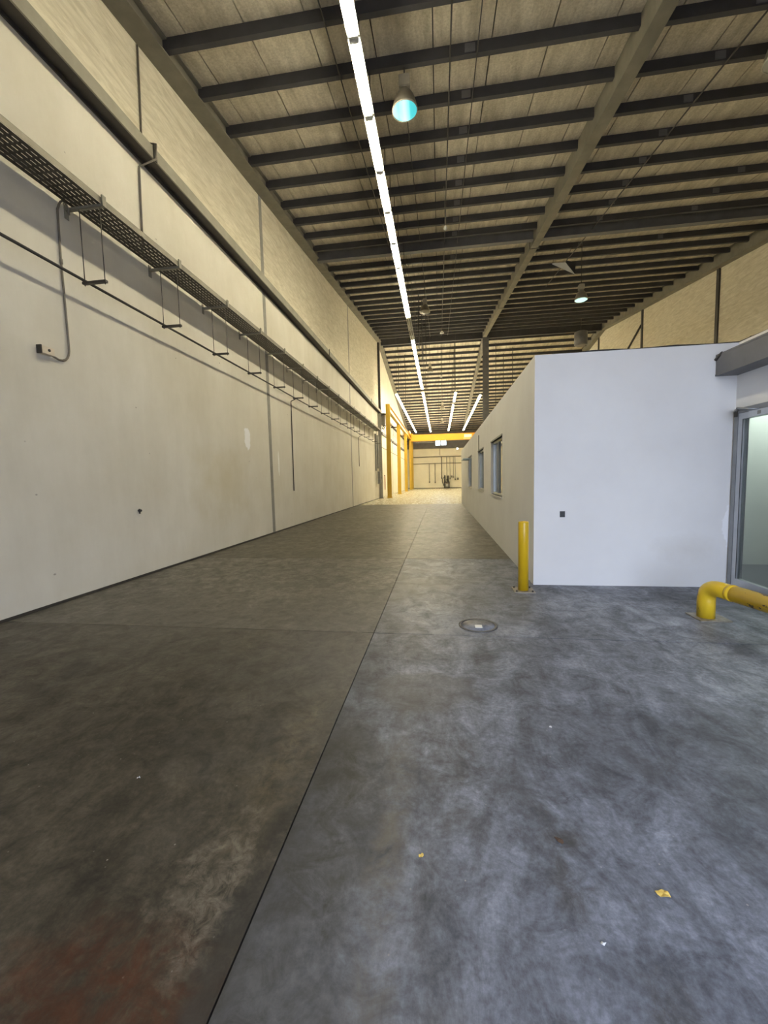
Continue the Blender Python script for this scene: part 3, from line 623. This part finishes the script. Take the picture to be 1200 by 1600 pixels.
# ------------------------------------------------------------------ LED STRIP LIGHTS
LZ, LP = 8.08, 1.318
def led_proto(lit, uplight_shield=True):
    o = thing('strip_light', '', 'light', (0, 0, LZ))
    hw = 0.095 if uplight_shield else 0.045        # near: wide reflector added to dim the roof above; far: bare battens
    part(o, 'housing', MB().box(-hw, hw, 0.0, LP-0.01, 0.03, 0.075).box(-0.012, 0.012, 0.0, LP-0.01, 0.0, 0.03), M['white'])
    for s_ in (-1, 1):
        part(o, 'tube', MB().tube([(s_*0.05, 0.07, 0.0), (s_*0.05, LP-0.08, 0.0)], 0.026, 6), M['led'] if lit else M['lens_off'])
    for y0 in (0.02, LP-0.058): part(o, 'lamp_holder', B(-0.07, 0.07, y0, y0+0.028, -0.02, 0.035), M['white'])
    return o
PROTO = {'near': led_proto(True), 'off': led_proto(False), 'far': led_proto(True, False)}
used = {}
rods = {}
def led(x, y, lab, grp, lit=True):
    kind = 'off' if not lit else 'near' if y < 18 else 'far'; p = PROTO[kind]
    o = p if kind not in used else copy_tree(p); used[kind] = True
    o.location = (x, y, LZ); tag(o, lab, 'light', grp)
    yy = min(PURL, key=lambda q: abs(q-(y+LP/2)))      # hung from the purlin above
    z = zp(yy) - 0.004 - LZ
    if not 0.1 < yy-y < LP-0.1: yy = y+LP/2; z = zp(yy) + 0.0 - LZ - (0.36 if abs(yy-YR) < 0.3 else 0)
    part(o, 'suspension_rod', MB().tube([(0.0, yy-y, 0.075), (0.0, yy-y, z)], 0.010, 5), M['dark_steel'])
    return o
x0 = -1.2; y = 6.45-3*LP; n = 0
for k in range(11):
    if k < 2: lab = 'strip light overhead outside the picture, %s from the rear gate' % ORD[k]
    else: lab = '%s lit strip light from the top edge in the long left-of-centre line' % ORD[k-2]
    led(x0, y, lab, 'near line of strip lights'); y += LP
for k in range(2):
    led(x0, y, '%s of the two unlit strip lights in the gap of the long line' % ['nearer', 'farther'][k], 'unlit strip lights', False); y += LP
for k in range(8):
    led(x0, y, '%s lit strip light beyond the unlit gap in the long line' % ORD[k], 'middle line of strip lights'); y += LP
for X, y0, cnt, row in ((-3.25, 31.4, 20, 'far line nearest the left wall'), (-1.2, 31.2, 20, 'far line left of centre'), (1.29, 31.9, 19, 'far line right of centre'), (3.30, 33.4, 18, 'far line beside the dark ridge column')):
    for k in range(cnt):
        if X == 1.29 and k in (3,): 
            led(X, y0+k*LP, 'unlit strip light in the far line right of centre', 'unlit strip lights', False); continue
        led(X, y0+k*LP, '%s strip light of the %s' % (ORD[k], row), 'strip lights, '+row)

# ------------------------------------------------------------------ HIGH-BAY LAMPS
def highbay(x, y, zb, lens, lab, s=1.0, tilt=0.0):
    o = thing('high_bay_lamp', lab, 'lamp', (x, y, zb), group='bell shaped high-bay lamps')
    o.scale = (s, s, s)
    part(o, 'bell', MB().lathe([(0.222, 0.02), (0.232, 0.03), (0.215, 0.12), (0.175, 0.24), (0.125, 0.32), (0.085, 0.36), (0.06, 0.38)], 28, cap0=False), M['bell'])
    part(o, 'lens', MB().lathe([(0.02, -0.035), (0.10, -0.028), (0.18, -0.005), (0.226, 0.025)], 28, cap1=False), M[lens])
    part(o, 'rim', MB().lathe([(0.222, 0.015), (0.236, 0.015), (0.236, 0.04), (0.222, 0.04)], 28, cap0=False, cap1=False), M['ballast'])
    bl = part(o, 'ballast', MB().box(-0.06, 0.06, -0.07, 0.07, 0.38, 0.60), M['ballast'])
    fin = MB()
    for k in range(6): fin.box(-0.10, 0.10, -0.085+k*0.032, -0.078+k*0.032, 0.40, 0.58)
    part(bl, 'cooling_fins', fin, M['ballast'])
    top = (zp(y)-0.004-zb)/s
    part(o, 'suspension', MB().tube([(0, 0, 0.60), (0, 0, max(0.66, top))], 0.012, 6), M['dark_steel'])
    return o
highbay(-0.56, 7.99, 8.27, 'lens_teal', 'glowing teal bell lamp hanging beside the near strip lights')
highbay(5.62, 8.0, 8.20, 'lens_off', 'unlit grey bell lamp cut by the right edge of the picture')
highbay(5.48, 17.0, 8.22, 'lens_white', 'lit pale green bell lamp hanging above the white office')
highbay(-0.58, 19.0, 9.02, 'lens_off', 'unlit bell lamp hanging before the ridge')
highbay(-0.60, 30.0, 9.18, 'lens_off', 'small unlit bell lamp hanging just past the unlit strip lights')
highbay(0.35, 41.0, 8.4, 'lens_off', 'nearer bell lamp between the far strip light lines')
highbay(0.35, 50.0, 8.2, 'lens_off', 'farther bell lamp between the far strip light lines')
o = thing('pendant_bulb', 'small white bulb on two wires under the near purlins', 'lamp', (0.24, 12.0, 8.48), group='small pendant bulbs')
part(o, 'bulb', MB().lathe([(0.012, -0.045), (0.045, -0.02), (0.05, 0.02), (0.03, 0.06), (0.015, 0.08)], 14), M['white'])
for s_ in (-0.03, 0.03): part(o, 'wire', MB().tube([(s_*0.3, 0, 0.07), (s_, 0, zp(12.0)-8.48)], 0.006, 5), M['rafter'])
for yy, zz, lab in ((21.5, 8.95, 'small pale bulb hanging in front of the ridge'), (31.5, 9.2, 'tiny bulb hanging on a long wire past the ridge')):
    o = thing('pendant_bulb', lab, 'lamp', (0.2, yy, zz), group='small pendant bulbs')
    part(o, 'bulb', MB().lathe([(0.02, -0.06), (0.10, -0.03), (0.09, 0.02), (0.03, 0.09)], 14), M['white']); part(o, 'wire', MB().tube([(0, 0, 0.08), (0, 0, zp(yy)-zz)], 0.010, 5), M['dark_steel'])

# conduits slung under the purlins
def slung(x, ya, yb, r, lab, dz=-0.02):
    pts = [(x, yy, zp(yy)+dz) for yy in ([ya, yb] if yb <= YR or ya >= YR else [ya, YR, yb])]
    solo('roof_conduit', MB().tube(pts, r, 6), M['dark_steel'], lab, 'conduit', 'conduits under the purlins')
slung(0.27, 2.0, 32.4, 0.016, 'thicker dark conduit under the purlins right of the teal lamp')
slung(0.74, 2.0, 32.4, 0.011, 'thinner dark wire under the purlins right of the teal lamp')
slung(-0.60, 8.3, 32.4, 0.011, 'dark wire under the purlins running on from the teal lamp')
slung(-1.75, 2.0, 17.0, 0.012, 'dark wire under the purlins left of the near strip lights')
slung(5.40, 2.0, 22.0, 0.016, 'dark conduit under the purlins right of the middle rafter')
slung(0.30, 33.6, 56.0, 0.02, 'dark conduit under the far roof slope')

# hanging drop cables above the far bay
for k, (x, y, z) in enumerate(((-0.98, 21.5, 8.2), (-0.9, 23.4, 8.2), (-0.72, 24.6, 8.2), (1.29, 33.0, 8.2), (-3.25, 33.5, 8.2), (-2.9, 36.0, 8.2), (4.7, 35.0, 6.0), (5.6, 37.0, 6.0), (6.2, 36.0, 6.0))):
    solo('drop_cable', MB().tube([(x, y, z), (x, y, zp(y)+0.207)], 0.022, 5), M['black'], '%s dark hanging cable from the left beneath the roof near the ridge' % ORD[k], 'cable', 'hanging drop cables')

# loose roof flap and box on the right
fp = thing('roof_flap', 'triangular pale flap hanging down from the roof right of the middle rafter', 'flap', (4.9, 17.3, 9.9))
part(fp, 'bright_sheet', MB().hexa([(-0.42, 0, -0.10), (0.42, 0.0, -0.55), (0.46, 0.03, -0.55), (-0.38, 0.03, -0.10), (-0.42, 0, -0.07), (0.08, 0, -0.07), (0.08, 0.03, -0.05), (-0.42, 0.03, -0.05)]), M['white'])
part(fp, 'dark_side', MB().hexa([(0.10, 0, -0.08), (0.43, 0, -0.54), (0.46, 0.2, -0.50), (0.2, 0.2, -0.08), (0.12, 0, -0.02), (0.46, 0, -0.10), (0.5, 0.2, -0.1), (0.2, 0.2, -0.02)]), M['black'])
part(fp, 'wire', MB().tube([(0.1, 0.02, -0.05), (0.3, 0.02, zp(17.3)-9.9)], 0.008, 5).tube([(-0.4, 0.02, -0.06), (-0.3, 0.02, zp(17.3)-9.9)], 0.008, 5), M['dark_steel'])
o = thing('duct_box', 'dark drum shaped duct hanging under the ridge near the right wall', 'duct', (9.7, 30.0, 10.36))
part(o, 'drum', MB().lathe([(0.30, 0), (0.42, 0.08), (0.42, 0.9), (0.3, 0.95)], 20), M['beam_grey']); part(o, 'hanger', MB().tube([(0, 0, 0.95), (0, 0, zp(30.0)-10.36)], 0.03, 6), M['dark_steel'])

# ------------------------------------------------------------------ BOLLARD, PIPE GUARD, FLOOR ITEMS
b_ = thing('bollard', 'upright yellow steel bollard at the corner of the white office', 'bollard', (1.075, 5.40, 0))
part(b_, 'post', MB().lathe([(0.066, 0.01), (0.066, 0.905), (0.062, 0.915), (0.052, 0.916), (0.050, 0.86)], 28, cap1=True), M['yellow'])
bp = part(b_, 'base_plate', B(-0.13, 0.13, -0.13, 0.13, 0, 0.012), M['plate'])
for sx in (-1, 1):
    for sy in (-1, 1): part(bp, 'anchor_bolt', MB().tube([(sx*0.1, sy*0.1, 0.012), (sx*0.1, sy*0.1, 0.03)], 0.012, 6), M['dark_steel'])
pg = thing('pipe_guard', 'low bent yellow pipe guard with chipped paint before the glass door', 'barrier', (2.71, 4.47, 0))
R_ = 0.078
pth = [(0, 0, 0.012), (0, 0, 0.20)] + arc((0, 0, 0.205), (0, 0.0, 0.335), (0.035, -0.14, 0.335), 8) + [(0.07, -0.30, 0.335)]
part(pg, 'bent_post', MB().tube(pth, R_, 24), M['yellow_worn'])
part(pg, 'rail', MB().tube([(0.068, -0.295, 0.335), (0.48, -2.2, 0.335)], R_, 24), M['yellow_worn'])
part(pg, 'weld_joint', MB().tube([(0.060, -0.25, 0.335), (0.0655, -0.283, 0.335)], R_+0.004, 24), M['yellow_worn'])
part(pg, 'far_post', MB().tube([(0.48, -2.2, 0.40), (0.48, -2.2, 0.012)], R_, 24), M['yellow_worn'])
bp = part(pg, 'base_plate', B(-0.12, 0.17, -0.13, 0.13, 0, 0.012), M['plate'])
part(pg, 'base_plate', B(0.36, 0.60, -2.33, -2.07, 0, 0.012), M['plate'])

dr = thing('floor_drain', 'round metal drain cover set in the floor left of the pipe guard', 'drain', (0.37, 4.07, 0.0))
part(dr, 'rim', MB().lathe([(0.165, 0.0), (0.165, 0.006), (0.195, 0.006), (0.195, 0.0)], 32, cap0=False, cap1=False), M['rim'])
part(dr, 'cover', MB().lathe([(0.163, 0.0), (0.163, 0.004), (0.01, 0.005)], 32), M['slab_grey'])
part(dr, 'lift_plate', B(-0.035, 0.035, -0.08, -0.01, 0.004, 0.010), M['white'], label='small shiny lift plate')
def flat_shape(n, rx, ry, z=0.004, seed=1, curl=0.01):
    rn = random.Random(seed); m = MB(); top = []
    m.v.append((0, 0, z+0.003))
    for k in range(n):
        a = 2*math.pi*k/n; q = 0.65+0.5*rn.random()
        m.v.append((rx*q*math.cos(a), ry*q*math.sin(a), 0.0015+curl*rn.random()))
    for k in range(n): m.f.append((0, 1+k, 1+(k+1) % n)); m.sm.append(False)
    for k in range(n): m.v.append((m.v[1+k][0], m.v[1+k][1], m.v[1+k][2]-0.0014))
    m.v.append((0, 0, z+0.0016)); c = len(m.v)-1
    for k in range(n): m.f.append((c, n+1+(k+1) % n, n+1+k)); m.sm.append(False)
    for k in range(n): m.f.append((1+k, n+1+k, n+1+(k+1) % n, 1+(k+1) % n)); m.sm.append(False)
    return m
solo('dry_leaf', flat_shape(11, 0.024, 0.016, seed=3), M['leaf'], 'larger dry yellow leaf on the grey floor at the lower right', 'leaf', loc=(0.775, 1.44, 0))
solo('dry_leaf', flat_shape(9, 0.010, 0.007, seed=5), M['leaf'], 'tiny yellow leaf crumb on the floor near the bottom centre', 'leaf', loc=(-0.09, 1.485, 0))
solo('bark_chip', flat_shape(8, 0.022, 0.012, seed=9), plain('brown_chip', (0.07, 0.04, 0.025), 0.7), 'small brown chip on the grey floor above the yellow leaf', 'debris', loc=(0.47, 1.62, 0), rz=-0.6)
for k, (x, y, lab) in enumerate(((1.75, 2.10, 'white paper speck on the floor toward the right edge'), (0.64, 2.4, 'white speck on the floor below the drain'), (-1.55, 1.75, 'pale speck on the brown floor at the left'), (0.5, 1.25, 'tiny pale crumb on the floor by the bottom edge'))):
    solo('paper_speck', flat_shape(7, 0.009, 0.006, seed=20+k), M['scrap'], lab, 'debris', 'pale specks on the floor', loc=(x, y, 0))

# ------------------------------------------------------------------ FAR WALL SERVICES
def fp_tube(name, pts, r, lab, grp='pipes on the far end wall', mat='rafter'):
    return solo(name, MB().tube(pts, r, 6), M[mat], lab, 'pipe', grp)
yw = YF-0.12
fp_tube('wall_pipe', [(XL+0.3, yw, 4.80), (6.0, yw, 4.80)], 0.06, 'upper horizontal pipe across the far end wall')
fp_tube('wall_pipe', [(XL+0.3, yw, 3.80), (6.0, yw, 3.80)], 0.04, 'lower horizontal pipe across the far end wall')
for k, (x, z0, z1, r) in enumerate(((-1.55, 1.0, 3.78, 0.045), (-0.68, 0.95, 3.78, 0.045), (0.30, 1.6, 4.78, 0.06), (1.07, 1.3, 4.78, 0.04), (1.55, 1.5, 4.78, 0.03), (2.05, 1.7, 4.78, 0.03), (2.32, 1.35, 4.78, 0.03))):
    o = thing('pipe_drop', '%s vertical pipe drop from the left on the far end wall' % ORD[k], 'pipe', (x, YF-0.24, 0), group='pipe drops on the far end wall')
    part(o, 'tube', MB().tube([(0, 0, z0), (0, 0, z1)], r, 6), M['rafter'])
    part(o, 'valve', B(-0.09, 0.09, -0.08, 0.08, z0-0.15, z0+0.1), M['rafter'])
fp_tube('wall_pipe', [(0.05, YF-0.05, 5.0), (0.05, YF-0.05, 6.05)], 0.025, 'thin conduit rising to the ledge of the far end wall')
o = thing('pump_set', 'dark pump set on a square frame at the foot of the far end wall', 'machine', (1.05, YF-0.55, 0))
part(o, 'frame', MB().box(-0.42, 0.42, -0.35, 0.35, 0, 0.12).box(-0.42, -0.24, -0.35, 0.35, 0.12, 0.85).box(0.24, 0.42, -0.35, 0.35, 0.12, 0.85).box(-0.42, 0.42, -0.35, 0.35, 0.85, 1.02), M['dark_steel'])
part(o, 'tank', MB().tube([(-0.22, 0, 0.45), (0.22, 0, 0.45)], 0.22, 12), M['white'])
part(o, 'filter', MB().lathe([(0.11, 1.02), (0.11, 1.9), (0.06, 2.0)], 10, c=(-0.28, 0)).lathe([(0.11, 1.02), (0.11, 1.8), (0.06, 1.95)], 10, c=(0.2, 0)), M['dark_steel'])
part(o, 'hose', MB().tube([(-0.42, 0, 0.4), (-0.62, 0, 0.9), (-0.62, 0, 1.4), (-0.35, 0, 1.75)], 0.05, 6), M['dark_steel'])
for k, (x, z) in enumerate(((1.80, 1.75), (2.72, 1.4))):
    solo('valve_box', MB().box(-0.13, 0.13, -0.18, 0, -0.16, 0.16).box(-0.05, 0.05, -0.24, -0.18, -0.06, 0.06), M['rafter'], '%s small valve box right of the pump set' % ['nearer', 'farther'][k], 'valve', loc=(x, YF, z))
o = thing('spotlight', 'small bright round spotlight high on the far end wall', 'light', (2.68, YF, 5.92))
part(o, 'body', MB().tube([(0, 0, 0), (0, -0.18, 0)], 0.12, 12), M['white']); part(o, 'lens', MB().tube([(0, -0.18, 0), (0, -0.2, 0)], 0.13, 12), M['spot'])
